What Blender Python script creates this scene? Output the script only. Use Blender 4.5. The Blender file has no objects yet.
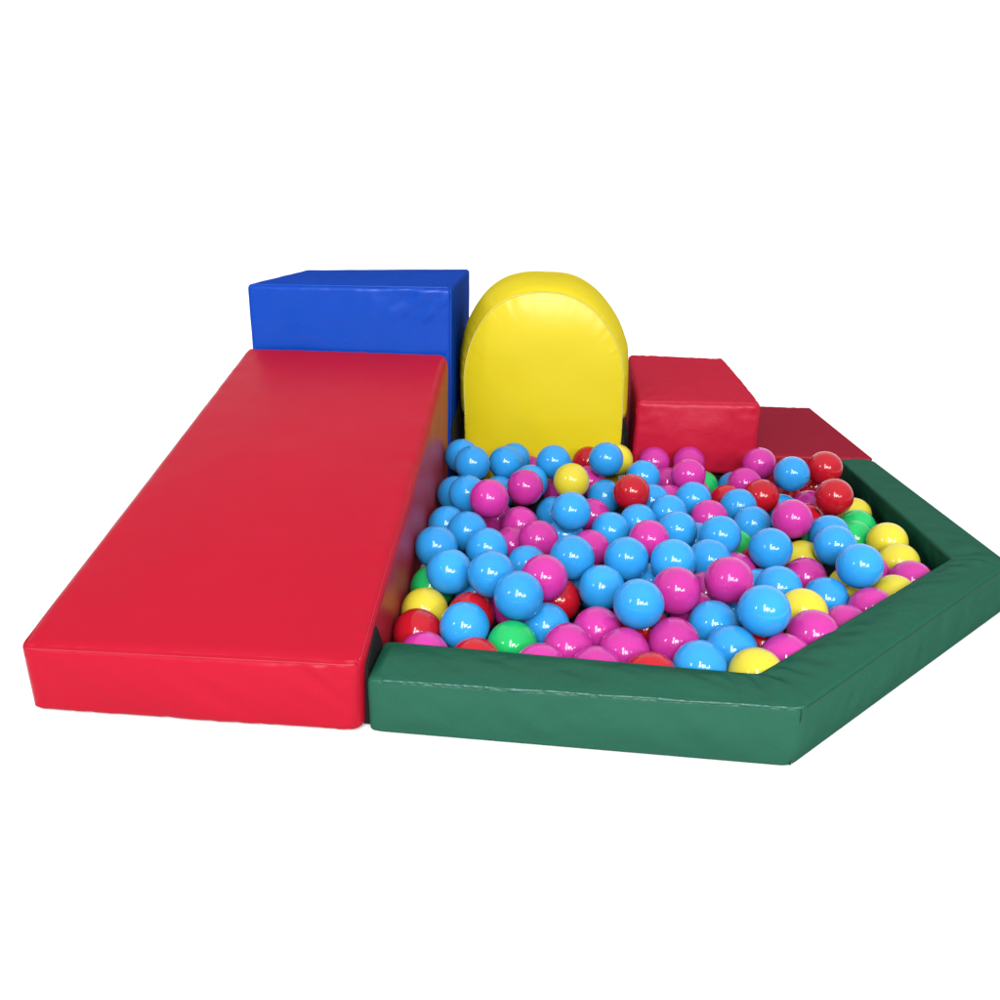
import bpy, bmesh, math, random
from mathutils import Vector, noise, Matrix

random.seed(4)
scene = bpy.context.scene
COL = scene.collection

# ------------------------------------------------------------------ helpers
def link(name, verts, faces, mat, parent=None, smooth=True):
    me = bpy.data.meshes.new(name)
    me.from_pydata([tuple(v) for v in verts], [], faces)
    me.validate()
    bm = bmesh.new(); bm.from_mesh(me)
    bmesh.ops.recalc_face_normals(bm, faces=bm.faces)
    bm.to_mesh(me); bm.free()
    for p in me.polygons:
        p.use_smooth = smooth
    me.materials.append(mat)
    o = bpy.data.objects.new(name, me)
    COL.objects.link(o)
    if parent is not None:
        o.parent = parent
        o.matrix_parent_inverse = parent.matrix_world.inverted()
    return o


def thing(name, label, cat, loc):
    o = bpy.data.objects.new(name, None)
    o.empty_display_size = 0.1
    o.location = loc
    COL.objects.link(o)
    o['label'] = label
    o['category'] = cat
    bpy.context.view_layer.update()
    return o


def lerp(a, b, t):
    return a + (b - a) * t


def soft_box_map(c, r):
    """c: dict (sx,sy,sz)->Vector with sx.. in (-1,1); returns the rounded map t->point, and half sizes."""
    def avg(ax):
        tot = 0
        for k in c:
            if k[ax] == -1:
                k2 = list(k); k2[ax] = 1
                tot += (c[tuple(k2)] - c[k]).length
        return tot / 8
    h = (avg(0), avg(1), avg(2))

    def tri(t):
        p = Vector((0, 0, 0))
        for k, v in c.items():
            p += v * ((1 + k[0] * t[0]) / 2) * ((1 + k[1] * t[1]) / 2) * ((1 + k[2] * t[2]) / 2)
        return p

    def rounded(t):
        p = Vector((t[0] * h[0], t[1] * h[1], t[2] * h[2]))
        q = Vector([max(-(h[i] - r), min(h[i] - r, p[i])) for i in range(3)])
        d = p - q
        if d.length > 1e-9:
            p = q + d.normalized() * r
        return tri((p[0] / h[0], p[1] / h[1], p[2] / h[2]))
    return rounded, tri, h


def soft_box(name, c, r, mat, parent, bulge=None, n=(30, 30, 20), wr=0.0, wf=6.0, seed=0, pucker=0.0, pk_faces=None, extra=None):
    """An upholstered block: eight corners, rounded edges, pillow bulge per face, soft wrinkles."""
    bulge = bulge or {}
    f, tri, h = soft_box_map(c, r)

    def ticks(k):
        return [math.sin(math.pi / 2 * (-1 + 2 * i / k)) for i in range(k + 1)]
    T = [ticks(n[0]), ticks(n[1]), ticks(n[2])]
    idx, verts, faces = {}, [], []
    off = Vector((seed * 7.3, seed * 3.1, seed * 1.7))

    def vert(i, j, k):
        key = (i, j, k)
        if key in idx:
            return idx[key]
        t = (T[0][i], T[1][j], T[2][k])
        p = f(t)
        e = 0.02
        d = Vector((0, 0, 0))
        for ax in range(3):
            s = 1 if t[ax] > 0.999 else -1 if t[ax] < -0.999 else 0
            if s:
                a, b = [x for x in range(3) if x != ax]
                t1 = list(t); t1[ax] = s
                ta = list(t1); ta[a] += 0.01
                tb = list(t1); tb[b] += 0.01
                p1 = tri(t1)
                nn = (tri(ta) - p1).cross(tri(tb) - p1).normalized()
                t0 = list(t1); t0[ax] -= 0.1 * s
                if nn.dot(p1 - tri(t0)) < 0:
                    nn = -nn
                w = (1 - t[a] ** 2) * (1 - t[b] ** 2)
                bl = bulge.get((ax, s), 0.0)
                wv = 0.0
                if wr:
                    wv = wr * noise.noise(p * wf + off) * min(1, w * 2.2)
                    wv += wr * 0.45 * noise.noise(p * wf * 2.7 + off)
                if extra:
                    wv += extra(ax, s, t, p)
                if pucker and (pk_faces is None or (ax, s) in pk_faces):
                    for u, v in ((a, b), (b, a)):
                        dist = (1 - abs(t[u])) * h[u]
                        along = t[v] * h[v] * 55
                        wv += pucker * math.exp(-dist / 0.03) * (1 - math.exp(-dist / 0.008)) * noise.noise(Vector((along, seed + s * 3 + ax, t[u] * 2)))
                d += nn * (bl * w ** 0.8 + wv)
        verts.append(p + d)
        idx[key] = len(verts) - 1
        return idx[key]
    N = n
    for ax in range(3):
        a, b = [x for x in range(3) if x != ax]
        for s in (0, N[ax]):
            for i in range(N[a]):
                for j in range(N[b]):
                    q = []
                    for di, dj in ((0, 0), (1, 0), (1, 1), (0, 1)):
                        k = [0, 0, 0]; k[ax] = s; k[a] = i + di; k[b] = j + dj
                        q.append(vert(*k))
                    faces.append(q)
    return link(name, verts, faces, mat, parent), f


def tube(name, pts, rad, mat, parent, sides=6, closed=False, jitter=0.0):
    pts = [Vector(p) for p in pts]
    verts, faces = [], []
    m = len(pts)
    for i, p in enumerate(pts):
        a = pts[(i - 1) % m] if closed else pts[max(0, i - 1)]
        b = pts[(i + 1) % m] if closed else pts[min(m - 1, i + 1)]
        d = (b - a).normalized()
        u = d.cross(Vector((0, 0, 1)))
        if u.length < 0.05:
            u = d.cross(Vector((1, 0, 0)))
        u.normalize(); w = u.cross(d)
        rr = rad * (1 + jitter * noise.noise(p * 90))
        for k in range(sides):
            an = 2 * math.pi * k / sides
            verts.append(p + (u * math.cos(an) + w * math.sin(an)) * rr)
    for i in range(m if closed else m - 1):
        for k in range(sides):
            j = (i + 1) % m
            faces.append([i * sides + k, i * sides + (k + 1) % sides, j * sides + (k + 1) % sides, j * sides + k])
    if not closed:
        faces.append(list(range(sides))); faces.append([(m - 1) * sides + k for k in range(sides)])
    return link(name, verts, faces, mat, parent)


def slab(name, poly, axis, a, b, mat, parent=None):
    """A flat prism: 2D polygon in the two axes other than AXIS, between a and b."""
    verts = []
    for t in (a, b):
        for p in poly:
            q = list(p); q.insert(axis, t)
            verts.append(q)
    n = len(poly)
    faces = [list(range(n)), list(range(n, 2 * n))]
    for i in range(n):
        faces.append([i, (i + 1) % n, n + (i + 1) % n, n + i])
    return link(name, verts, faces, mat, parent, smooth=False)


# ------------------------------------------------------------------ materials
def vinyl(name, rgb, rough=0.36, spec=0.2, bump=0.12, wrinkle=0.25, wscale=9.0, stretch=(1, 1, 1), fres=0.0):
    m = bpy.data.materials.new(name); m.use_nodes = True
    nt = m.node_tree; N = nt.nodes; L = nt.links
    b = N['Principled BSDF']
    tc = N.new('ShaderNodeTexCoord')
    # leather grain + shallow creases
    g = N.new('ShaderNodeTexVoronoi'); g.inputs['Scale'].default_value = 520; g.feature = 'F1'
    L.new(tc.outputs['Object'], g.inputs['Vector'])
    mp = N.new('ShaderNodeMapping'); mp.inputs['Scale'].default_value = stretch
    L.new(tc.outputs['Object'], mp.inputs['Vector'])
    w = N.new('ShaderNodeTexNoise'); w.inputs['Scale'].default_value = wscale; w.inputs['Detail'].default_value = 4; w.inputs['Distortion'].default_value = 0.3
    L.new(mp.outputs[0], w.inputs['Vector'])
    b1 = N.new('ShaderNodeBump'); b1.inputs['Strength'].default_value = bump; b1.inputs['Distance'].default_value = 0.0006
    L.new(g.outputs['Distance'], b1.inputs['Height'])
    b2 = N.new('ShaderNodeBump'); b2.inputs['Strength'].default_value = wrinkle; b2.inputs['Distance'].default_value = 0.012
    L.new(w.outputs['Fac'], b2.inputs['Height']); L.new(b1.outputs[0], b2.inputs['Normal'])
    L.new(b2.outputs[0], b.inputs['Normal'])
    # slight unevenness of the dyed cover
    c = N.new('ShaderNodeTexNoise'); c.inputs['Scale'].default_value = 3.0; c.inputs['Detail'].default_value = 5
    L.new(tc.outputs['Object'], c.inputs['Vector'])
    mx = N.new('ShaderNodeMix'); mx.data_type = 'RGBA'
    mx.inputs['A'].default_value = tuple(x * 0.93 for x in rgb) + (1,)
    mx.inputs['B'].default_value = tuple(min(1, x * 1.06) for x in rgb) + (1,)
    L.new(c.outputs['Fac'], mx.inputs['Factor']); L.new(mx.outputs['Result'], b.inputs['Base Color'])
    r = N.new('ShaderNodeMapRange'); r.inputs['To Min'].default_value = rough - 0.05; r.inputs['To Max'].default_value = rough + 0.07
    L.new(c.outputs['Fac'], r.inputs['Value']); L.new(r.outputs[0], b.inputs['Roughness'])
    # a thin even gloss over the dyed cover
    b.inputs['Specular IOR Level'].default_value = 0.0
    gl = N.new('ShaderNodeBsdfGlossy')
    L.new(r.outputs[0], gl.inputs['Roughness']); L.new(b2.outputs[0], gl.inputs['Normal'])
    ms = N.new('ShaderNodeMixShader'); ms.inputs['Fac'].default_value = spec
    if fres:
        lw = N.new('ShaderNodeLayerWeight'); lw.inputs['Blend'].default_value = 0.5
        pw = N.new('ShaderNodeMath'); pw.operation = 'POWER'; pw.inputs[1].default_value = 5.0
        ma = N.new('ShaderNodeMath'); ma.operation = 'MULTIPLY_ADD'; ma.inputs[1].default_value = fres; ma.inputs[2].default_value = spec
        L.new(lw.outputs['Facing'], pw.inputs[0]); L.new(pw.outputs[0], ma.inputs[0]); L.new(ma.outputs[0], ms.inputs['Fac'])
    L.new(b.outputs[0], ms.inputs[1]); L.new(gl.outputs[0], ms.inputs[2])
    L.new(ms.outputs[0], N['Material Output'].inputs['Surface'])
    return m


def plastic(name, rgb, rough=0.12, sss=0.12):
    m = bpy.data.materials.new(name); m.use_nodes = True
    nt = m.node_tree; N = nt.nodes; L = nt.links
    b = N['Principled BSDF']
    tc = N.new('ShaderNodeTexCoord')
    c = N.new('ShaderNodeTexNoise'); c.inputs['Scale'].default_value = 14.0; c.inputs['Detail'].default_value = 3
    L.new(tc.outputs['Object'], c.inputs['Vector'])
    oi = N.new('ShaderNodeObjectInfo')
    ad = N.new('ShaderNodeMath'); ad.operation = 'MULTIPLY_ADD'; ad.inputs[1].default_value = 0.5
    L.new(oi.outputs['Random'], ad.inputs[0]); 
    hf = N.new('ShaderNodeMath'); hf.operation = 'MULTIPLY'; hf.inputs[1].default_value = 0.5
    L.new(c.outputs['Fac'], hf.inputs[0]); L.new(hf.outputs[0], ad.inputs[2])
    mx = N.new('ShaderNodeMix'); mx.data_type = 'RGBA'
    mx.inputs['A'].default_value = tuple(x * 0.82 for x in rgb) + (1,)
    mx.inputs['B'].default_value = tuple(min(1, x * 1.14) for x in rgb) + (1,)
    L.new(ad.outputs[0], mx.inputs['Factor']); L.new(mx.outputs['Result'], b.inputs['Base Color'])
    r = N.new('ShaderNodeMapRange'); r.inputs['To Min'].default_value = rough - 0.05; r.inputs['To Max'].default_value = rough + 0.06
    L.new(c.outputs['Fac'], r.inputs['Value']); L.new(r.outputs[0], b.inputs['Roughness'])
    w = N.new('ShaderNodeTexNoise'); w.inputs['Scale'].default_value = 30; w.inputs['Detail'].default_value = 2
    L.new(tc.outputs['Object'], w.inputs['Vector'])
    b2 = N.new('ShaderNodeBump'); b2.inputs['Strength'].default_value = 0.06; b2.inputs['Distance'].default_value = 0.003
    L.new(w.outputs['Fac'], b2.inputs['Height']); L.new(b2.outputs[0], b.inputs['Normal'])
    b.inputs['Specular IOR Level'].default_value = 0.28
    if sss:
        b.inputs['Subsurface Weight'].default_value = sss
        b.inputs['Subsurface Radius'].default_value = (0.02, 0.02, 0.02)
        b.inputs['Subsurface Scale'].default_value = 0.5
    return m


def plain(name, rgb, rough=0.8, spec=0.3, fuzz=0.0):
    m = bpy.data.materials.new(name); m.use_nodes = True
    nt = m.node_tree; N = nt.nodes; L = nt.links
    b = N['Principled BSDF']
    tc = N.new('ShaderNodeTexCoord')
    c = N.new('ShaderNodeTexNoise'); c.inputs['Scale'].default_value = 60.0
    L.new(tc.outputs['Object'], c.inputs['Vector'])
    mx = N.new('ShaderNodeMix'); mx.data_type = 'RGBA'
    mx.inputs['A'].default_value = tuple(x * 0.95 for x in rgb) + (1,)
    mx.inputs['B'].default_value = tuple(min(1, x * 1.05) for x in rgb) + (1,)
    L.new(c.outputs['Fac'], mx.inputs['Factor']); L.new(mx.outputs['Result'], b.inputs['Base Color'])
    b.inputs['Roughness'].default_value = rough
    b.inputs['Specular IOR Level'].default_value = spec
    return m

M_RED = vinyl('red vinyl', (0.258, 0.004, 0.0145), rough=0.33, spec=0.009, wrinkle=0.13, wscale=6, fres=0.42)
M_CUBE = vinyl('cherry red vinyl', (0.295, 0.006, 0.022), rough=0.38, spec=0.015, wrinkle=0.40, wscale=9)
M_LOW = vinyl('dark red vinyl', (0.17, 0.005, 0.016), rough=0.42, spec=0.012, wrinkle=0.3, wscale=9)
M_BLUE = vinyl('blue vinyl', (0.001, 0.032, 0.245), rough=0.27, spec=0.013, wrinkle=0.28, wscale=6)
M_YELLOW = vinyl('yellow vinyl', (0.405, 0.325, 0.007), rough=0.30, spec=0.020, wrinkle=0.20, wscale=6)
M_GREEN = vinyl('bottle green vinyl', (0.0075, 0.057, 0.034), rough=0.32, spec=0.017, wrinkle=0.55, wscale=12)
M_GPIPE = vinyl('green piping', (0.009, 0.066, 0.046), rough=0.28, spec=0.032, wrinkle=0.2, wscale=20)
M_GSEAM = plain('dark green thread', (0.006, 0.03, 0.024), 0.6)
M_RSEAM = vinyl('red piping', (0.28, 0.008, 0.022), rough=0.3, spec=0.03)
M_BSEAM = vinyl('blue piping', (0.002, 0.034, 0.24), rough=0.3, spec=0.03)
M_YSEAM = plain('cream thread', (0.40, 0.36, 0.12), 0.6)
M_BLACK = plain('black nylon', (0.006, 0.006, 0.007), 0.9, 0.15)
M_WALL = plain('white wall', (0.80, 0.80, 0.80), 0.9, 0.0)
M_GROUND = plain('white ground', (0.72, 0.72, 0.72), 0.9, 0.0)
BALL = {
    'B': plastic('sky blue plastic', (0.017, 0.19, 0.455)),
    'M': plastic('magenta plastic', (0.33, 0.020, 0.19)),
    'R': plastic('red plastic', (0.29, 0.005, 0.012)),
    'Y': plastic('yellow plastic', (0.41, 0.35, 0.025)),
    'G': plastic('green plastic', (0.008, 0.30, 0.075)),
}

CAM = {'f': 848.44812, 'pitch': 19.16966, 'roll': 1.16196, 'th': -0.05455, 'H': 0.86844}
BALLS = [
    (-0.2430, 2.3604, 0.1773, 'B', 'shiny blue ball beside the red ramp and next to just one blue ball'),
    (-0.2038, 2.2687, 0.1835, 'B', 'shiny blue ball beside the dark gap, a blue ball left of it'),
    (-0.2430, 2.1903, 0.1179, 'B', 'shiny blue ball beside the red ramp and next to exactly two blue balls'),
    (-0.2009, 2.1051, 0.1488, 'B', 'blue ball half hidden on the left of the magenta ball closest to the blue block'),
    (-0.1386, 2.0285, 0.1648, 'M', 'fully visible magenta ball beside the yellow cushion'),
    (-0.1271, 2.1790, 0.0520, 'M', 'first from the ramp of the mostly hidden magenta balls next to exactly three magenta balls'),
    (-0.2430, 2.0095, 0.0957, 'B', 'second from the ramp of the blue balls beside the red ramp'),
    (-0.1845, 1.9300, 0.1116, 'B', 'second blue ball in from the ramp, level with the lower of two magenta pairs'),
    (-0.2430, 1.7996, 0.1214, 'B', 'first from the ramp of the blue balls beside the red ramp'),
    (-0.1301, 1.8466, 0.1031, 'B', 'blue ball at the lower left of the overlapping magenta pair, above two blue balls'),
    (-0.1974, 1.6696, 0.1194, 'B', 'first from the ramp of the blue balls with a green ball left of them'),
    (-0.1033, 1.6175, 0.1412, 'B', 'blue ball directly behind the big blue ball that sits above the green ball'),
    (-0.0429, 1.5384, 0.1319, 'B', 'fully visible blue ball next to exactly three blue balls, a green ball in front'),
    (-0.2430, 1.7276, 0.0520, 'G', 'shiny green ball beside the red ramp'),
    (-0.2430, 1.6120, 0.0520, 'Y', 'shiny yellow ball beside the red ramp'),
    (-0.2430, 1.5122, 0.0520, 'R', 'shiny red ball beside the red ramp'),
    (-0.2159, 1.4163, 0.0520, 'M', 'shiny magenta ball beside the front green edge, a blue ball right of it'),
    (-0.1439, 1.5990, 0.0520, 'R', 'first from the ramp of the red balls next to exactly three blue balls'),
    (-0.0553, 1.6509, 0.0520, 'M', 'shiny magenta ball next to just one red ball, a green ball in front'),
    (-0.1473, 1.4993, 0.0774, 'B', 'shiny blue ball beside the front green edge, a yellow ball left of it'),
    (-0.1171, 1.4031, 0.0520, 'R', 'shiny red ball beside the front green edge, a blue ball behind it'),
    (-0.0511, 1.4783, 0.0520, 'G', 'shiny green ball beside the front green edge'),
    (0.0134, 1.5648, 0.0520, 'B', 'shiny blue ball with a green ball left of it and a magenta ball in front'),
    (0.0067, 1.6334, 0.1301, 'M', 'shiny magenta ball next to just one red ball, a magenta ball behind it'),
    (-0.0337, 1.8407, 0.0650, 'B', 'mostly hidden blue ball behind the magenta ball between two big blue balls'),
    (-0.0616, 2.1050, 0.0674, 'M', 'shiny magenta ball with a yellow ball behind it and a magenta ball in front'),
    (-0.0098, 1.9332, 0.0945, 'M', 'front one of the overlapping magenta pair between the ramp and the middle'),
    (0.0392, 1.6892, 0.0529, 'R', 'second from the ramp of the red balls next to exactly three blue balls'),
    (0.0700, 2.0297, 0.1383, 'B', 'shiny blue ball with a yellow ball behind it and a magenta ball behind it'),
    (0.0673, 1.7414, 0.1334, 'B', 'blue ball with magenta balls at its upper left, its upper right and lower left'),
    (0.0739, 2.2419, 0.1515, 'Y', 'shiny yellow ball with a red ball behind it and a magenta ball left of it'),
    (0.0286, 2.2368, 0.0540, 'B', 'mostly hidden blue ball behind the blue ball that lies under the yellow ball'),
    (-0.0525, 2.2006, 0.1412, 'M', 'fully visible magenta ball with a yellow ball in front'),
    (-0.0397, 2.2986, 0.1258, 'B', 'first from the back of the mostly hidden blue balls next to exactly three blue balls'),
    (-0.1172, 2.4050, 0.1479, 'B', 'third blue ball from the ramp along the foot of the yellow cushion'),
    (-0.0961, 2.5015, 0.1325, 'B', 'mostly hidden blue ball beside the yellow cushion and next to just one magenta ball'),
    (-0.0471, 2.5692, 0.0732, 'M', 'mostly hidden magenta ball beside the yellow cushion, a blue ball left of it'),
    (0.0239, 2.3628, 0.1685, 'B', 'blue ball at the upper left of the yellow ball before the yellow cushion'),
    (0.0621, 2.5700, 0.0695, 'B', 'plastic ball hidden under the top layer of the heap'),
    (0.1333, 2.5246, 0.1228, 'R', 'mostly hidden red ball beside the yellow cushion'),
    (0.1756, 2.3793, 0.1775, 'B', 'shiny blue ball beside the yellow cushion, a red ball left of it'),
    (0.2241, 2.5698, 0.1211, 'Y', 'shiny yellow ball beside the dark gap'),
    (0.1310, 2.4303, 0.0898, 'M', 'shiny magenta ball beside the yellow cushion, a red ball behind it'),
    (0.0459, 2.3820, 0.0691, 'M', 'shiny magenta ball with a yellow ball right of it and a blue ball in front'),
    (-0.1311, 2.3356, 0.0773, 'B', 'mostly hidden blue ball next to just one yellow ball'),
    (0.1724, 2.3027, 0.0878, 'B', 'blue ball immediately left of the red ball in the back middle'),
    (0.2370, 2.2020, 0.1378, 'R', 'shiny red ball beside the dark gap'),
    (0.2894, 2.4077, 0.1190, 'B', 'shiny blue ball beside the red cube, a yellow ball left of it'),
    (0.3443, 2.6100, 0.1060, 'M', 'first from the ramp of the magenta balls beside the red cube'),
    (0.4537, 2.6100, 0.1109, 'M', 'shiny magenta ball beside the red cube and surrounded only by magenta balls'),
    (0.4180, 2.3902, 0.1353, 'M', 'shiny magenta ball with a green ball right of it'),
    (0.4492, 2.4430, 0.0564, 'M', 'first from the back of the mostly hidden magenta balls next to a green ball'),
    (0.3804, 2.5266, 0.0644, 'M', 'mostly hidden magenta ball beside the red cube'),
    (0.4158, 2.2670, 0.1026, 'B', 'blue ball touching the upper left of the upper magenta ball ringed by blue'),
    (0.3026, 2.2672, 0.0916, 'B', 'mostly hidden blue ball next to exactly three blue balls, a red ball left of it'),
    (0.3365, 2.1711, 0.0939, 'B', 'blue ball left of the upper magenta ball ringed by blue, behind another blue ball'),
    (0.2511, 2.1203, 0.0819, 'B', 'shiny blue ball next to exactly three blue balls, a red ball behind it'),
    (0.4460, 2.1737, 0.0830, 'M', 'upper right of the two magenta balls ringed by blue balls near the middle'),
    (0.4883, 2.5349, 0.0550, 'G', 'shiny green ball beside the red cube'),
    (0.5876, 2.5467, 0.0520, 'B', 'mostly hidden blue ball beside the red cube'),
    (0.5318, 2.3675, 0.0660, 'R', 'shiny red ball next to a green ball, a magenta ball right of it'),
    (0.5937, 2.4388, 0.0991, 'M', 'shiny magenta ball beside the red cube, a red ball left of it'),
    (0.6475, 2.5117, 0.1414, 'M', 'shiny magenta ball beside the low red slab'),
    (0.7031, 2.3602, 0.1589, 'B', 'shiny blue ball beside the low red slab'),
    (0.8143, 2.4241, 0.1601, 'R', 'shiny red ball beside the short green edge, a blue ball left of it'),
    (0.7798, 2.2132, 0.1428, 'R', 'shiny red ball with a yellow ball right of it'),
    (0.8222, 2.5437, 0.0630, 'R', 'shiny red ball next to exactly three red balls'),
    (0.7721, 2.3841, 0.0520, 'M', 'mostly hidden magenta ball with a red ball in front'),
    (0.7246, 2.4720, 0.0520, 'R', 'shiny red ball with a red ball left of it and a blue ball behind it'),
    (0.6822, 2.3405, 0.0520, 'B', 'shiny blue ball next to just one blue ball, a red ball left of it'),
    (0.7280, 2.2517, 0.0566, 'R', 'mostly hidden red ball next to just one red ball'),
    (0.6095, 2.2999, 0.1072, 'R', 'shiny red ball beside the low red slab, a blue ball right of it'),
    (0.6221, 2.0322, 0.1398, 'M', 'fully visible magenta ball with a red ball right of it'),
    (0.5343, 2.2347, 0.0979, 'B', 'shiny blue ball next to exactly two red balls, a red ball right of it'),
    (0.5526, 2.1377, 0.0824, 'B', 'shiny blue ball with a red ball behind it and a green ball in front'),
    (0.4307, 1.9465, 0.1204, 'B', 'third from the right of the blue balls with a green ball right of them'),
    (0.3377, 2.0175, 0.1030, 'B', 'blue ball lying between the two magenta balls ringed by blue balls'),
    (0.2611, 1.9534, 0.0992, 'M', 'lower left of the two magenta balls ringed by blue balls near the middle'),
    (0.1748, 2.0558, 0.0796, 'B', 'blue ball just left of the lower magenta ball that is ringed by blue'),
    (0.1346, 2.2112, 0.0611, 'M', 'mostly hidden magenta ball just right of the blue ball below the yellow ball'),
    (0.1201, 1.9746, 0.0590, 'M', 'narrow magenta ball squeezed between two large blue balls in the middle'),
    (0.1899, 1.7689, 0.1243, 'B', 'second from the right of the blue balls with a green ball in front'),
    (0.2903, 1.7474, 0.1320, 'B', 'blue ball just above the big central magenta ball, left of another blue ball'),
    (0.3871, 1.8349, 0.1014, 'B', 'blue ball half covered by the large magenta ball touching its lower right'),
    (0.3895, 1.6335, 0.1425, 'M', 'fully visible magenta ball next to exactly three magenta balls, a blue ball in front'),
    (0.4608, 1.8804, 0.0520, 'M', 'shiny magenta ball with a green ball behind it and a blue ball right of it'),
    (0.5341, 1.8747, 0.1200, 'B', 'shiny blue ball next to exactly three blue balls, a green ball left of it'),
    (0.2793, 1.6090, 0.1251, 'M', 'large central magenta ball between the big front blue ball and another large magenta ball'),
    (0.1938, 1.5209, 0.1336, 'B', 'fully visible blue ball next to a green ball, a red ball in front'),
    (0.1313, 1.6747, 0.0937, 'B', 'second from the ramp of the blue balls with a green ball right of them'),
    (0.1185, 1.5563, 0.0520, 'M', 'shiny magenta ball next to exactly three blue balls, a red ball right of it'),
    (0.0584, 1.4756, 0.0533, 'M', 'third from the ramp of the magenta balls beside the front green edge'),
    (0.1666, 1.4672, 0.0536, 'M', 'shiny magenta ball beside the front green edge, a red ball right of it'),
    (0.2631, 1.4869, 0.0702, 'M', 'shiny magenta ball next to exactly two magenta balls, a red ball left of it'),
    (0.1084, 1.3859, 0.0545, 'M', 'shiny magenta ball beside the front green edge, a magenta ball behind it'),
    (0.0050, 1.3911, 0.0521, 'M', 'shiny magenta ball beside the front green edge and next to a green ball'),
    (0.2051, 1.3602, 0.0629, 'R', 'shiny red ball beside the front green edge, a magenta ball left of it'),
    (0.2173, 1.5737, 0.0520, 'R', 'shiny red ball with a blue ball behind it and a magenta ball left of it'),
    (0.3514, 1.5617, 0.0751, 'B', 'blue ball below the two large magenta balls and behind two more blue balls'),
    (0.3700, 1.7467, 0.0582, 'M', 'first from the right of the mostly hidden magenta balls next to exactly three magenta balls'),
    (0.2380, 1.6963, 0.0520, 'B', 'first from the front of the mostly hidden blue balls with a magenta ball in front'),
    (0.3288, 1.6559, 0.0520, 'M', 'mostly hidden magenta ball next to just one blue ball, a magenta ball behind it'),
    (0.4293, 1.4947, 0.1439, 'B', 'shiny blue ball with a yellow ball right of it and a red ball in front'),
    (0.5117, 1.7003, 0.0983, 'B', 'blue ball directly behind the large blue ball that has a yellow ball beside it'),
    (0.4948, 1.7867, 0.0520, 'B', 'mostly hidden blue ball with a red ball behind it and a blue ball behind it'),
    (0.6202, 1.8672, 0.0520, 'M', 'shiny magenta ball next to exactly two blue balls, a yellow ball behind it'),
    (0.6435, 1.9777, 0.0521, 'Y', 'mostly hidden yellow ball with a green ball behind it'),
    (0.7279, 2.1062, 0.0520, 'G', 'mostly hidden green ball with a magenta ball behind it'),
    (0.7152, 2.0226, 0.1052, 'B', 'shiny blue ball next to exactly three green balls'),
    (0.6965, 1.9217, 0.1157, 'B', 'shiny blue ball with a blue ball behind it and a yellow ball left of it'),
    (0.7010, 1.7671, 0.1312, 'B', 'shiny blue ball with a green ball behind it and a yellow ball right of it'),
    (0.8588, 2.2287, 0.0520, 'G', 'shiny green ball beside the short green edge'),
    (0.8235, 2.1352, 0.0520, 'G', 'shiny green ball with a green ball behind it'),
    (0.8826, 2.3322, 0.0520, 'Y', 'shiny yellow ball with a red ball left of it'),
    (0.8723, 2.0530, 0.0805, 'Y', 'shiny yellow ball with a green ball left of it'),
    (0.8654, 1.9548, 0.0641, 'Y', 'shiny yellow ball with a yellow ball behind it'),
    (0.8475, 1.8325, 0.0691, 'M', 'shiny magenta ball beside the short green edge'),
    (0.7826, 1.7567, 0.0643, 'Y', 'shiny yellow ball beside the slanting green edge, a magenta ball behind it'),
    (0.7803, 1.9041, 0.0520, 'M', 'mostly hidden magenta ball with a yellow ball in front'),
    (0.7118, 1.8271, 0.0520, 'Y', 'first from the right of the yellow balls next to just one magenta ball'),
    (0.7105, 1.6874, 0.0619, 'M', 'shiny magenta ball beside the slanting green edge, a yellow ball right of it'),
    (0.6329, 1.7500, 0.0548, 'B', 'shiny blue ball next to exactly three magenta balls, a yellow ball left of it'),
    (0.5385, 1.6048, 0.0907, 'Y', 'first from the front of the yellow balls with a magenta ball in front'),
    (0.6351, 1.6176, 0.0520, 'M', 'shiny magenta ball next to exactly two magenta balls, a yellow ball left of it'),
    (0.5318, 1.5055, 0.0908, 'M', 'shiny magenta ball next to exactly two magenta balls, a yellow ball behind it'),
    (0.4640, 1.4353, 0.0720, 'M', 'shiny magenta ball beside the slanting green edge, a red ball left of it'),
    (0.3933, 1.3651, 0.0784, 'Y', 'shiny yellow ball beside the front green edge'),
    (0.3685, 1.4637, 0.0711, 'B', 'blue ball directly behind the yellow ball at the front bend of the green edge'),
    (0.2981, 1.3933, 0.0731, 'B', 'shiny blue ball beside the front green edge, a blue ball right of it'),
    (0.4435, 1.5311, 0.0520, 'R', 'shiny red ball with a blue ball behind it and a yellow ball in front'),
    (0.4282, 1.6654, 0.0560, 'B', 'first from the right of the mostly hidden blue balls next to exactly three blue balls'),
    (0.5340, 1.9480, 0.0520, 'R', 'shiny red ball with a green ball behind it and a blue ball in front'),
    (0.4909, 2.0380, 0.0520, 'G', 'shiny green ball with a blue ball behind it and a red ball in front'),
    (0.3992, 2.0776, 0.0520, 'B', 'second from the right of the mostly hidden blue balls next to exactly three blue balls'),
    (0.2538, 1.7949, 0.0520, 'B', 'sliver of blue ball just behind the big blue ball at the middle front'),
    (0.0592, 2.0791, 0.0520, 'B', 'third from the ramp of the mostly hidden blue balls next to exactly three blue balls'),
    (0.3622, 2.3435, 0.0669, 'M', 'mostly hidden magenta ball next to exactly two magenta balls, a magenta ball behind it'),
    (-0.0765, 1.9943, 0.0520, 'M', 'second from the ramp of the mostly hidden magenta balls next to exactly three magenta balls'),
    (-0.1407, 1.7150, 0.0520, 'B', 'first from the ramp of the mostly hidden blue balls with a red ball in front'),
    (0.1173, 1.7689, 0.0520, 'B', 'second from the front of the mostly hidden blue balls with a magenta ball in front'),
    (0.1985, 1.8791, 0.0520, 'G', 'plastic ball hidden under the top layer of the heap'),
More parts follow.
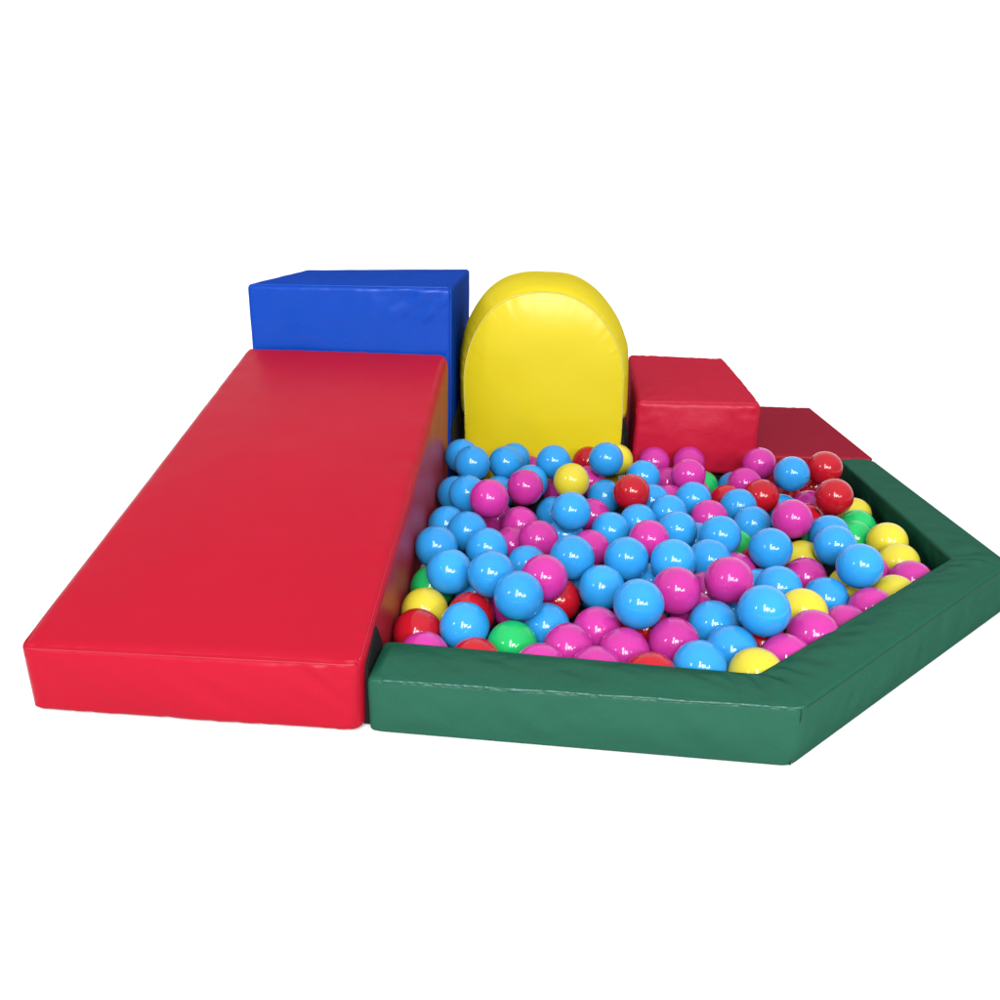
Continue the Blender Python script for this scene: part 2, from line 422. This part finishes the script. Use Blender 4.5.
    (-0.0697, 2.4337, 0.0520, 'Y', 'mostly hidden yellow ball next to just one blue ball, a magenta ball in front'),
    (-0.2253, 2.3014, 0.0900, 'B', 'plastic ball hidden under the top layer of the heap'),
    (-0.2330, 2.4115, 0.0520, 'B', 'plastic ball hidden under the top layer of the heap'),
    (0.8646, 2.4395, 0.0520, 'R', 'plastic ball hidden under the top layer of the heap'),
    (-0.2269, 2.1100, 0.0520, 'R', 'plastic ball hidden under the top layer of the heap'),
    (0.2820, 2.4977, 0.0520, 'B', 'plastic ball hidden under the top layer of the heap'),
    (0.0760, 1.8740, 0.0520, 'M', 'plastic ball hidden under the top layer of the heap'),
    (0.3438, 1.9118, 0.0520, 'B', 'plastic ball hidden under the top layer of the heap'),
    (0.6621, 2.1729, 0.0900, 'M', 'plastic ball hidden under the top layer of the heap'),
    (-0.2287, 2.5674, 0.0900, 'R', 'plastic ball hidden under the top layer of the heap'),
]

# ------------------------------------------------------------------ setting
# white studio sweep: the ground runs back and curves up into a wall
prof_s = [(-25.0, 0.0), (4.4, 0.0)]
for k in range(1, 25):
    a_ = math.pi / 2 * k / 24
    prof_s.append((4.4 + 1.2 * math.sin(a_), 1.2 - 1.2 * math.cos(a_)))
prof_s.append((5.6, 6.0))
def sweep(name, pts, mat):
    vs, fs = [], []
    for y, z in pts:
        vs += [(-30, y, z), (30, y, z)]
    for k in range(len(pts) - 1):
        fs.append([2 * k, 2 * k + 1, 2 * k + 3, 2 * k + 2])
    o_ = link(name, vs, fs, mat)
    o_['kind'] = 'structure'
sweep('ground', prof_s[:2], M_GROUND)
sweep('backdrop', prof_s[1:], M_WALL)

V = Vector
def corners(fl, fr, bl, br, FL, FR, BL, BR):
    return {(-1, -1, -1): V(fl), (1, -1, -1): V(fr), (-1, 1, -1): V(bl), (1, 1, -1): V(br),
            (-1, -1, 1): V(FL), (1, -1, 1): V(FR), (-1, 1, 1): V(BL), (1, 1, 1): V(BR)}

def ts(a, b, k=60):
    return [lerp(a, b, i / k) for i in range(k + 1)]

# ------------------------------------------------------------------ red ramp
t = thing('ramp', 'long red padded ramp sloping down from the blue block', 'ramp', (-0.597, 1.87, 0))
c = corners((-0.897, 1.25, 0.002), (-0.298, 1.234, 0.002), (-0.90, 2.488, 0.002), (-0.297, 2.488, 0.002),
            (-0.900, 1.248, 0.133), (-0.293, 1.235, 0.139), (-0.903, 2.488, 0.457), (-0.295, 2.488, 0.455))
def ramp_folds(ax, s, t, p):
    if (ax, s) != (1, -1):
        return 0.0
    q = p.x + 0.897
    w = (1 - t[2] ** 2) ** 0.5 * min(1, 4 * (1 - abs(t[0])))
    v = 0.0042 * noise.noise(V((q * 16 + t[2] * 1.6, 3.0, t[2] * 0.5)))
    fold = math.exp(-((t[0] - 0.72) / 0.2) ** 2)
    v += 0.0065 * fold * noise.noise(V((q * 42 + t[2] * 3.2, 7.0, 0.0)))
    return v * w
o, f = soft_box('cover', c, 0.024, M_RED, t, {(2, 1): 0.012, (1, -1): 0.009, (0, -1): 0.006, (0, 1): 0.003}, n=(60, 80, 24), wr=0.0022, wf=4, seed=1, pucker=0.0055, pk_faces=((1, -1), (2, 1)), extra=ramp_folds)
tube('seam', [f((x, -1, 0.93)) + V((0, -0.0012, 0)) for x in ts(-0.985, 0.985)], 0.0016, M_RSEAM, t)
tube('seam', [f((1, y, 0.985)) + V((0.0003, 0, 0)) for y in ts(-0.985, 0.985, 90)], 0.0014, M_RSEAM, t)
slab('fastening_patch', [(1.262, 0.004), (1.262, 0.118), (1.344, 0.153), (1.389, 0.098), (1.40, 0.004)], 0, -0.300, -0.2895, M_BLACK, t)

# ------------------------------------------------------------------ blue block
t = thing('block', 'tall blue padded block behind the top of the red ramp', 'foam block', (-0.6, 2.9, 0))
c = corners((-0.887, 2.4985, 0.002), (-0.291, 2.4985, 0.002), (-0.893, 3.15, 0.002), (-0.318, 3.36, 0.002),
            (-0.891, 2.4985, 0.636), (-0.2895, 2.4985, 0.641), (-0.895, 3.13, 0.633), (-0.318, 3.36, 0.634))
def blue_folds(ax, s, t, p):
    if (ax, s) != (1, -1):
        return 0.0
    k = math.exp(-((p.x + 0.42) / 0.10) ** 2 - ((p.z - 0.58) / 0.05) ** 2)
    return 0.011 * k * noise.noise(V((p.x * 22 - p.z * 26, p.z * 9, 2.0))) + 0.0032 * noise.noise(V((p.x * 9, p.z * 22, 5.0)))
o, f = soft_box('cover', c, 0.014, M_BLUE, t, {(2, 1): 0.003, (1, -1): 0.006, (0, -1): 0.004}, n=(60, 50, 50), wr=0.0022, wf=6, seed=2, pucker=0.0055, pk_faces=((1, -1),), extra=blue_folds)
tube('seam', [f((x, -0.985, 1)) + V((0, 0, 0.0006)) for x in ts(-0.98, 0.98)], 0.0018, M_BSEAM, t)
tube('seam', [f((1, -0.985, z)) + V((0.0006, 0, 0)) for z in ts(-0.98, 0.98)], 0.0018, M_BSEAM, t)
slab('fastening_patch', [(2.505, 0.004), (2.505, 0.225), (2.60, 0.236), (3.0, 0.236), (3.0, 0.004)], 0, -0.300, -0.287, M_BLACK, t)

# ------------------------------------------------------------------ yellow arch
t = thing('arch_cushion', 'yellow round topped padded cushion standing between blue block and red cube', 'cushion', (-0.013, 2.85, 0))
seam_pts = [(-0.2555, 0.02), (-0.2555, 0.12), (-0.258, 0.221), (-0.2635, 0.352), (-0.2520, 0.4350), (-0.2265, 0.5035), (-0.1815, 0.5655), (-0.117, 0.6065),
            (-0.032, 0.6225), (0.0523, 0.6139), (0.1232, 0.5773), (0.1778, 0.5191), (0.2115, 0.4594), (0.229, 0.3954), (0.2357, 0.2377), (0.235, 0.12), (0.235, 0.02)]

def catmull(p, k=8):
    out = []
    for i in range(len(p) - 1):
        a, b, c2, d = [V((*p[min(max(j, 0), len(p) - 1)], 0)) for j in (i - 1, i, i + 1, i + 2)]
        for q in range(k):
            s = q / k
            out.append(0.5 * ((2 * b) + (c2 - a) * s + (2 * a - 5 * b + 4 * c2 - d) * s * s + (3 * b - a - 3 * c2 + d) * s ** 3))
    out.append(V((*p[-1], 0)))
    return [(q[0], q[1]) for q in out]

prof = catmull(seam_pts)

def arch_mesh(name, prof, rings, mat, parent, cap0, cap1, bulge0, wr, seed):
    """rings: (y, outward offset); caps are concentric with a pillow bulge."""
    n = len(prof)
    zb = min(p[1] for p in prof)
    # outward normals of the profile
    nor = []
    for i in range(n):
        a = prof[max(0, i - 1)]; b = prof[min(n - 1, i + 1)]
        d = V((b[0] - a[0], b[1] - a[1])).normalized()
        nor.append(V((-d[1], d[0])))
    mid = V((-0.013, (max(p[1] for p in prof) + zb) / 2 - 0.02))
    bot = [(lerp(prof[-1][0], prof[0][0], i / 24), zb) for i in range(1, 24)]
    loop = list(prof) + bot
    nors = nor + [V((0, 0))] * len(bot)
    m = len(loop)
    verts, faces, rows = [], [], []
    def row(fn):
        r = []
        for i in range(m):
            verts.append(fn(i)); r.append(len(verts) - 1)
        rows.append(r)
    K = 16
    for k in range(1, K + 1):
        s = math.sin(math.pi / 2 * k / K)
        def fn(i, s=s):
            x = lerp(mid[0], loop[i][0], s); z = lerp(mid[1], loop[i][1], s)
            dd = min((x - q[0]) ** 2 + (z - q[1]) ** 2 for q in prof) ** 0.5
            y = rings[0][0] - bulge0 * (1 - math.exp(-dd / 0.075))
            p = V((x, y, z))
            p.y += wr * noise.noise(p * 7 + V((seed, 0, 0))) * (1 - math.exp(-dd / 0.05))
            ang = i * 0.9
            p.y += 0.005 * noise.noise(V((ang, seed, 0))) * math.exp(-dd / 0.022) * (1 - math.exp(-dd / 0.006))
            return p
        row(fn)
    for y, off in rings[1:]:
        def fn(i, y=y, off=off):
            sh = abs(nors[i][0] * nors[i][1]) * 2 * (0.75 if nors[i][0] < 0 else 0.5) * min(1, (y - rings[0][0]) / 0.1)
            q = V(loop[i]) + nors[i] * off * (1 + sh + 0.3 * max(0, nors[i][1]) ** 6)
            p = V((q[0], y, max(q[1], zb)))
            dist = y - rings[0][0]
            pk = (0.0012 if name == 'front_panel' else 0.0065) * noise.noise(V((i * 0.8, seed + 5, 0))) * math.exp(-dist / 0.035)
            nn = nors[i]
            p += V((nn[0], 0, nn[1])) * (pk + wr * noise.noise(p * 6 + V((0, seed, 0))))
            return p
        row(fn)
    for a, b in zip(rows[:-1], rows[1:]):
        for i in range(m):
            faces.append([a[i], a[(i + 1) % m], b[(i + 1) % m], b[i]])
    faces.append(rows[0]); faces.append(rows[-1])
    return link(name, verts, faces, mat, parent)

panel_prof = prof
arch_mesh('front_panel', prof, [(2.62, 0), (2.6225, 0.002), (2.628, 0.0035), (2.638, 0.002), (2.65, -0.004)], M_YELLOW, t, True, True, 0.026, 0.004, 3)
body_prof = [p for p in prof if p[1] >= 0.222]
Y0 = 2.632
rg = [(Y0, 0.0015)] + [(Y0 + d, o_ * 1.15) for d, o_ in ((0.004, 0.003), (0.010, 0.006), (0.02, 0.0095), (0.035, 0.013), (0.055, 0.016), (0.08, 0.0185), (0.11, 0.0205), (0.15, 0.022),
      (0.2, 0.0225), (0.25, 0.0225), (0.3, 0.0225), (0.35, 0.022), (0.4, 0.0205), (0.44, 0.018), (0.47, 0.014), (0.49, 0.010), (0.50, 0.004), (0.503, -0.005))]
arch_mesh('body', body_prof, rg, M_YELLOW, t, True, True, 0.0, 0.002, 4)
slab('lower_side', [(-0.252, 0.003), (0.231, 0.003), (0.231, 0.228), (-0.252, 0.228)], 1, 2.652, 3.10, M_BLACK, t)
# cream stitching that follows the arch seam
st = []
for i, (x, z) in enumerate(prof):
    if z >= 0.2:
        st.append(V((x, 2.6195, z)))
dense = []
for a, b in zip(st[:-1], st[1:]):
    k = max(1, int((b - a).length / 0.002))
    dense += [a.lerp(b, i / k) for i in range(k)]
tube('stitching', [p + V((0, -0.0004 - 0.0006 * (math.sin(i * 1.3) > 0), 0)) for i, p in enumerate(dense)], 0.0013, M_YSEAM, t)

# ------------------------------------------------------------------ red cube
t = thing('cube_cushion', 'raised red padded cube next to the yellow cushion', 'foam block', (0.49, 3.08, 0))
c = corners((0.279, 2.662, 0.058), (0.674, 2.662, 0.058), (0.327, 3.53, 0.058), (0.709, 3.50, 0.058),
            (0.2815, 2.660, 0.291), (0.670, 2.660, 0.296), (0.327, 3.53, 0.296), (0.709, 3.50, 0.297))
o, f = soft_box('cover', c, 0.016, M_CUBE, t, {(2, 1): 0.004, (1, -1): 0.012, (0, 1): 0.022, (0, -1): 0.003, (2, -1): 0.006}, n=(50, 60, 36), wr=0.004, wf=8, seed=5, pucker=0.006)
tube('seam', [f((x, -0.99, 1)) + V((0, 0, 0.0004)) for x in ts(-0.97, 0.97)], 0.0017, M_RSEAM, t)
tube('seam', [f((0.99, -1, z)) + V((0, -0.0004, 0)) for z in ts(-0.95, 0.95)], 0.0015, M_RSEAM, t)
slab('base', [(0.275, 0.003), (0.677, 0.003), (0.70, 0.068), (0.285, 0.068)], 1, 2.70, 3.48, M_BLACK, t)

# ------------------------------------------------------------------ low red block
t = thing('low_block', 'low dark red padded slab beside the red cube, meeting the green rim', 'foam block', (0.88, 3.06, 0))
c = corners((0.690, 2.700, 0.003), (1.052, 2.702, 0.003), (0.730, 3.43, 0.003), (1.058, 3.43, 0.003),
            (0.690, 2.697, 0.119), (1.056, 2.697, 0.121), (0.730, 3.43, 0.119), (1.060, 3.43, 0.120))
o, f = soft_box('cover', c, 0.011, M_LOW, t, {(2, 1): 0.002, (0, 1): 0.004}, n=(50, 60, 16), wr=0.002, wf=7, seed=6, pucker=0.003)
tube('seam', [f((x, -1, 0.9)) + V((0, -0.001, 0)) for x in ts(-0.97, 0.97)], 0.0016, M_RSEAM, t)
tube('seam', [f((1, y, 0.9)) + V((0.001, 0, 0)) for y in ts(-0.97, 0.97)], 0.0016, M_RSEAM, t)

# ------------------------------------------------------------------ green rim
t = thing('ball_pit', 'dark green padded ball pool edge with a black floor mat', 'ball pit', (0.42, 1.25, 0))
# stations: outer bottom, outer top, inner top, inner bottom
ST = [
    [V((-0.2880, 1.2405, 0.002)), V((-0.2895, 1.2390, 0.1085)), V((-0.2835, 1.380, 0.1085)), V((-0.2835, 1.372, 0.004))],
    [V((0.4217, 1.2030, 0.002)), V((0.4279, 1.2005, 0.1185)), V((0.3774, 1.309, 0.1180)), V((0.386, 1.277, 0.004))],
    [V((1.0719, 1.8410, 0.002)), V((1.0673, 1.8437, 0.1225)), V((0.940, 1.866, 0.1225)), V((0.968, 1.852, 0.004))],
    [V((1.0640, 2.692, 0.002)), V((1.0640, 2.692, 0.1125)), V((0.9480, 2.692, 0.1125)), V((0.985, 2.692, 0.004))],
]
def rim():
    # dense path with slightly rounded corners
    seg = [200, 240, 150]
    path = []
    for s in range(3):
        for i in range(seg[s]):
            path.append([ST[s][q].lerp(ST[s + 1][q], i / seg[s]) for q in range(4)])
    path.append([v.copy() for v in ST[3]])
    rad = 4
    sm = []
    n = len(path)
    for i in range(n):
        a = max(0, i - rad); b = min(n - 1, i + rad); h = min(i - a, b - i)
        sm.append([sum((path[j][q] for j in range(i - h, i + h + 1)), V((0, 0, 0))) / (2 * h + 1) for q in range(4)])
    corner_i = [seg[0], seg[0] + seg[1]]
    def section(P, shrink=0.0):
        r = 0.015
        ctr = sum(P, V((0, 0, 0))) / 4
        pts = []
        e = []
        K = 6
        side_n = [12, 14, 12, 8]
        for q in range(4):
            a, b, c2 = P[(q - 1) % 4], P[q], P[(q + 1) % 4]
            rr = r if q in (1, 2) else 0.009
            da = (a - b).normalized(); db = (c2 - b).normalized()
            p0 = b + da * rr; p1 = b + db * rr
            for k in range(K + 1):
                s = k / K
                pts.append((p0 * (1 - s) ** 2 + b * 2 * s * (1 - s) + p1 * s * s, q, None))
            nx = P[(q + 1) % 4]
            rn = r if (q + 1) % 4 in (1, 2) else 0.009
            e1 = nx - db * rn
            for k in range(1, side_n[q]):
                s = k / side_n[q]
                pts.append((p1.lerp(e1, s), q, s))
        return [(ctr + (p - ctr) * (1 - shrink), q, s) for p, q, s in pts], ctr
    verts, faces, rows = [], [], []
    def put(P, i, shrink, shift):
        pts, ctr = section(P, shrink)
        r = []
        for p, q, s in pts:
            d = V((0, 0, 0))
            if s is not None and shrink == 0:
                w = 4 * s * (1 - s)
                out = (P[q] + P[(q + 1) % 4]) / 2 - ctr
                e = (P[(q + 1) % 4] - P[q]).normalized()
                out = (out - e * out.dot(e)).normalized()
                bl = (0.005, 0.006, 0.004, 0)[q]
                x = bl * w + 0.0042 * noise.noise(p * 9) * w + 0.0022 * noise.noise(p * 24) * w
                # creases fanning from the inner side of the bends on the top
                if q == 1:
                    for ci in corner_i:
                        dd = abs(i - ci)
                        if dd < 70:
                            x += 0.0062 * math.exp(-dd / 26) * s * math.sin(dd * 0.42 + s * 3.0 + 2 * noise.noise(p * 12)) * w ** 0.5
                    x += 0.0026 * w * noise.noise(V((i * 0.075 + s * 2.5, q * 3, s * 1.3)))
                if q == 0:
                    x += 0.0042 * w * noise.noise(V((i * 0.06 + s * 1.5, 9, s)))
                d = out * x
            verts.append(p + d + shift)
            r.append(len(verts) - 1)
        rows.append(r)
    # rounded left end
    d0 = (path[0][0] - path[6][0]).normalized()
    for sh, mv in ((0.30, 0.0), (0.12, -0.0015), (0.05, -0.004), (0.015, -0.009)):
        put(sm[0], 0, sh, d0 * mv)
    for i in range(6, n):
        put(sm[i], i, 0, V((0, 0, 0)))
    m = len(rows[0])
    for a, b in zip(rows[:-1], rows[1:]):
        for i in range(m):
            faces.append([a[i], a[(i + 1) % m], b[(i + 1) % m], b[i]])
    faces.append(rows[0]); faces.append(rows[-1])
    return link('cover', verts, faces, M_GREEN, t), sm, section
o, sm, section = rim()
def on_rim(i, k):
    pts, _ = section(sm[i]); return pts[k][0]
KT = 7 + 11 + 3          # middle of the rounded outer top edge
tube('seam', [on_rim(i, KT) + V((0, -0.0004, 0.0004 + 0.0012 * noise.noise(V((i * 0.05, 1, 2))))) for i in range(8, 203)], 0.0027, M_GPIPE, t, jitter=0.9)
tube('seam', [on_rim(200, k) + V((0.0008, -0.0012, 0)) for k in range(4, KT + 1)], 0.0013, M_GSEAM, t)
tube('stitching', [on_rim(i, KT - 1) + V((0.0003, -0.0004, 0)) for i in range(204, 436)], 0.0010, M_GSEAM, t)

# ------------------------------------------------------------------ black mat under the balls
slab('floor_mat', [(-0.293, 1.36), (0.38, 1.275), (0.955, 1.85), (0.975, 2.695), (0.69, 2.695), (0.69, 2.66), (0.27, 2.66), (0.27, 2.64), (-0.29, 2.64)], 2, 0.003, 0.007, M_BLACK, t)

# ------------------------------------------------------------------ balls
def ball_mesh(seed):
    bm = bmesh.new()
    bmesh.ops.create_icosphere(bm, subdivisions=5, radius=0.05)
    for v in bm.verts:
        d = v.co.normalized()
        e = 0.010 * noise.noise(d * 1.3 + V((seed * 5.1, 0, 0))) + 0.003 * noise.noise(d * 3.1 + V((0, seed * 3.3, 0)))
        z = d.z
        e -= 0.004 * math.exp(-(z / 0.014) ** 2) * -1      # faint moulding line round the middle
        v.co *= (1 + e) * 0.998
    me = bpy.data.meshes.new('play_ball')
    bm.to_mesh(me); bm.free()
    for p in me.polygons:
        p.use_smooth = True
    return me
KINDS = {}
for k, cname in (('B', 'sky blue plastic'), ('M', 'magenta plastic'), ('R', 'red plastic'), ('Y', 'yellow plastic'), ('G', 'green plastic')):
    KINDS[k] = []
    for s in range(3):
        me = ball_mesh(s + 10 * ord(k))
        me.materials.append(BALL[k])
        KINDS[k].append(me)
rng = random.Random(11)
for x, y, z, k, label in BALLS:
    o = bpy.data.objects.new('play_ball', rng.choice(KINDS[k]))
    o.location = (x, y, z)
    o.rotation_euler = (rng.uniform(0, 6.28), rng.uniform(0, 6.28), rng.uniform(0, 6.28))
    o['label'] = label
    o['category'] = 'ball'
    o['group'] = 'plastic balls heaped in the ball pool'
    COL.objects.link(o)

# ------------------------------------------------------------------ light
w = bpy.data.worlds.new('World'); scene.world = w
w.use_nodes = True
bg = w.node_tree.nodes['Background']
bg.inputs['Color'].default_value = (1, 1, 1, 1)
# added white fill light from all round: stronger overhead, weaker towards the horizon
wn = w.node_tree
tcw = wn.nodes.new('ShaderNodeTexCoord'); sp = wn.nodes.new('ShaderNodeSeparateXYZ'); mr = wn.nodes.new('ShaderNodeMapRange')
mr.inputs['From Min'].default_value = 0.1; mr.inputs['From Max'].default_value = 0.9
mr.inputs['To Min'].default_value = 0.5; mr.inputs['To Max'].default_value = 1.2
wn.links.new(tcw.outputs['Generated'], sp.inputs[0]); wn.links.new(sp.outputs['Z'], mr.inputs['Value'])
wn.links.new(mr.outputs[0], bg.inputs['Strength'])

def lamp(name, loc, target, sx, sy, power, col=(1, 1, 1), spread=180):
    l = bpy.data.lights.new(name, 'AREA')
    l.shape = 'RECTANGLE'; l.size = sx; l.size_y = sy; l.energy = power; l.color = col
    l.spread = math.radians(spread)
    o = bpy.data.objects.new(name, l)
    o.location = loc
    d = V(target) - V(loc)
    o.rotation_euler = d.to_track_quat('-Z', 'Y').to_euler()
    COL.objects.link(o)
    return o
# a row of bright windows behind the photographer
T = (0.1, 2.0, 0.2)
Q = 178
for x, z, sx, sy in ((-0.95, 4.0, 0.55, 3.4), (0.25, 3.3, 0.75, 1.5), (1.15, 3.4, 0.55, 1.2), (2.45, 2.6, 1.7, 0.45), (3.35, 3.3, 0.34, 1.3), (-4.6, 3.4, 0.4, 1.2)):
    lamp('window_light', (x, -3.6 if x > -2 else -2.2, z), T, sx, sy, Q * sx * sy)

# ------------------------------------------------------------------ camera
cd = bpy.data.cameras.new('camera')
cd.sensor_fit = 'HORIZONTAL'; cd.sensor_width = 36.0
cd.lens = 36.0 * CAM['f'] / 1000.0
cd.clip_end = 500
co = bpy.data.objects.new('camera', cd)
a, r, th = math.radians(CAM['pitch']), math.radians(CAM['roll']), CAM['th']
right = V((1, 0, 0)); fw = V((0, math.cos(a), -math.sin(a))); up = right.cross(fw)
r2 = right * math.cos(r) + up * math.sin(r); u2 = -right * math.sin(r) + up * math.cos(r)
Rz = Matrix.Rotation(-th, 3, 'Z')
r2, u2, fw = Rz @ r2, Rz @ u2, Rz @ fw
co.matrix_world = Matrix(((r2.x, u2.x, -fw.x, 0), (r2.y, u2.y, -fw.y, 0), (r2.z, u2.z, -fw.z, CAM['H']), (0, 0, 0, 1)))
COL.objects.link(co)
scene.camera = co

scene.view_settings.view_transform = 'Standard'
scene.view_settings.look = 'None'
scene.view_settings.exposure = 0
scene.view_settings.gamma = 1
scene.view_settings.use_curve_mapping = False
scene.cycles.max_bounces = 8
scene.cycles.diffuse_bounces = 7
scene.cycles.glossy_bounces = 4
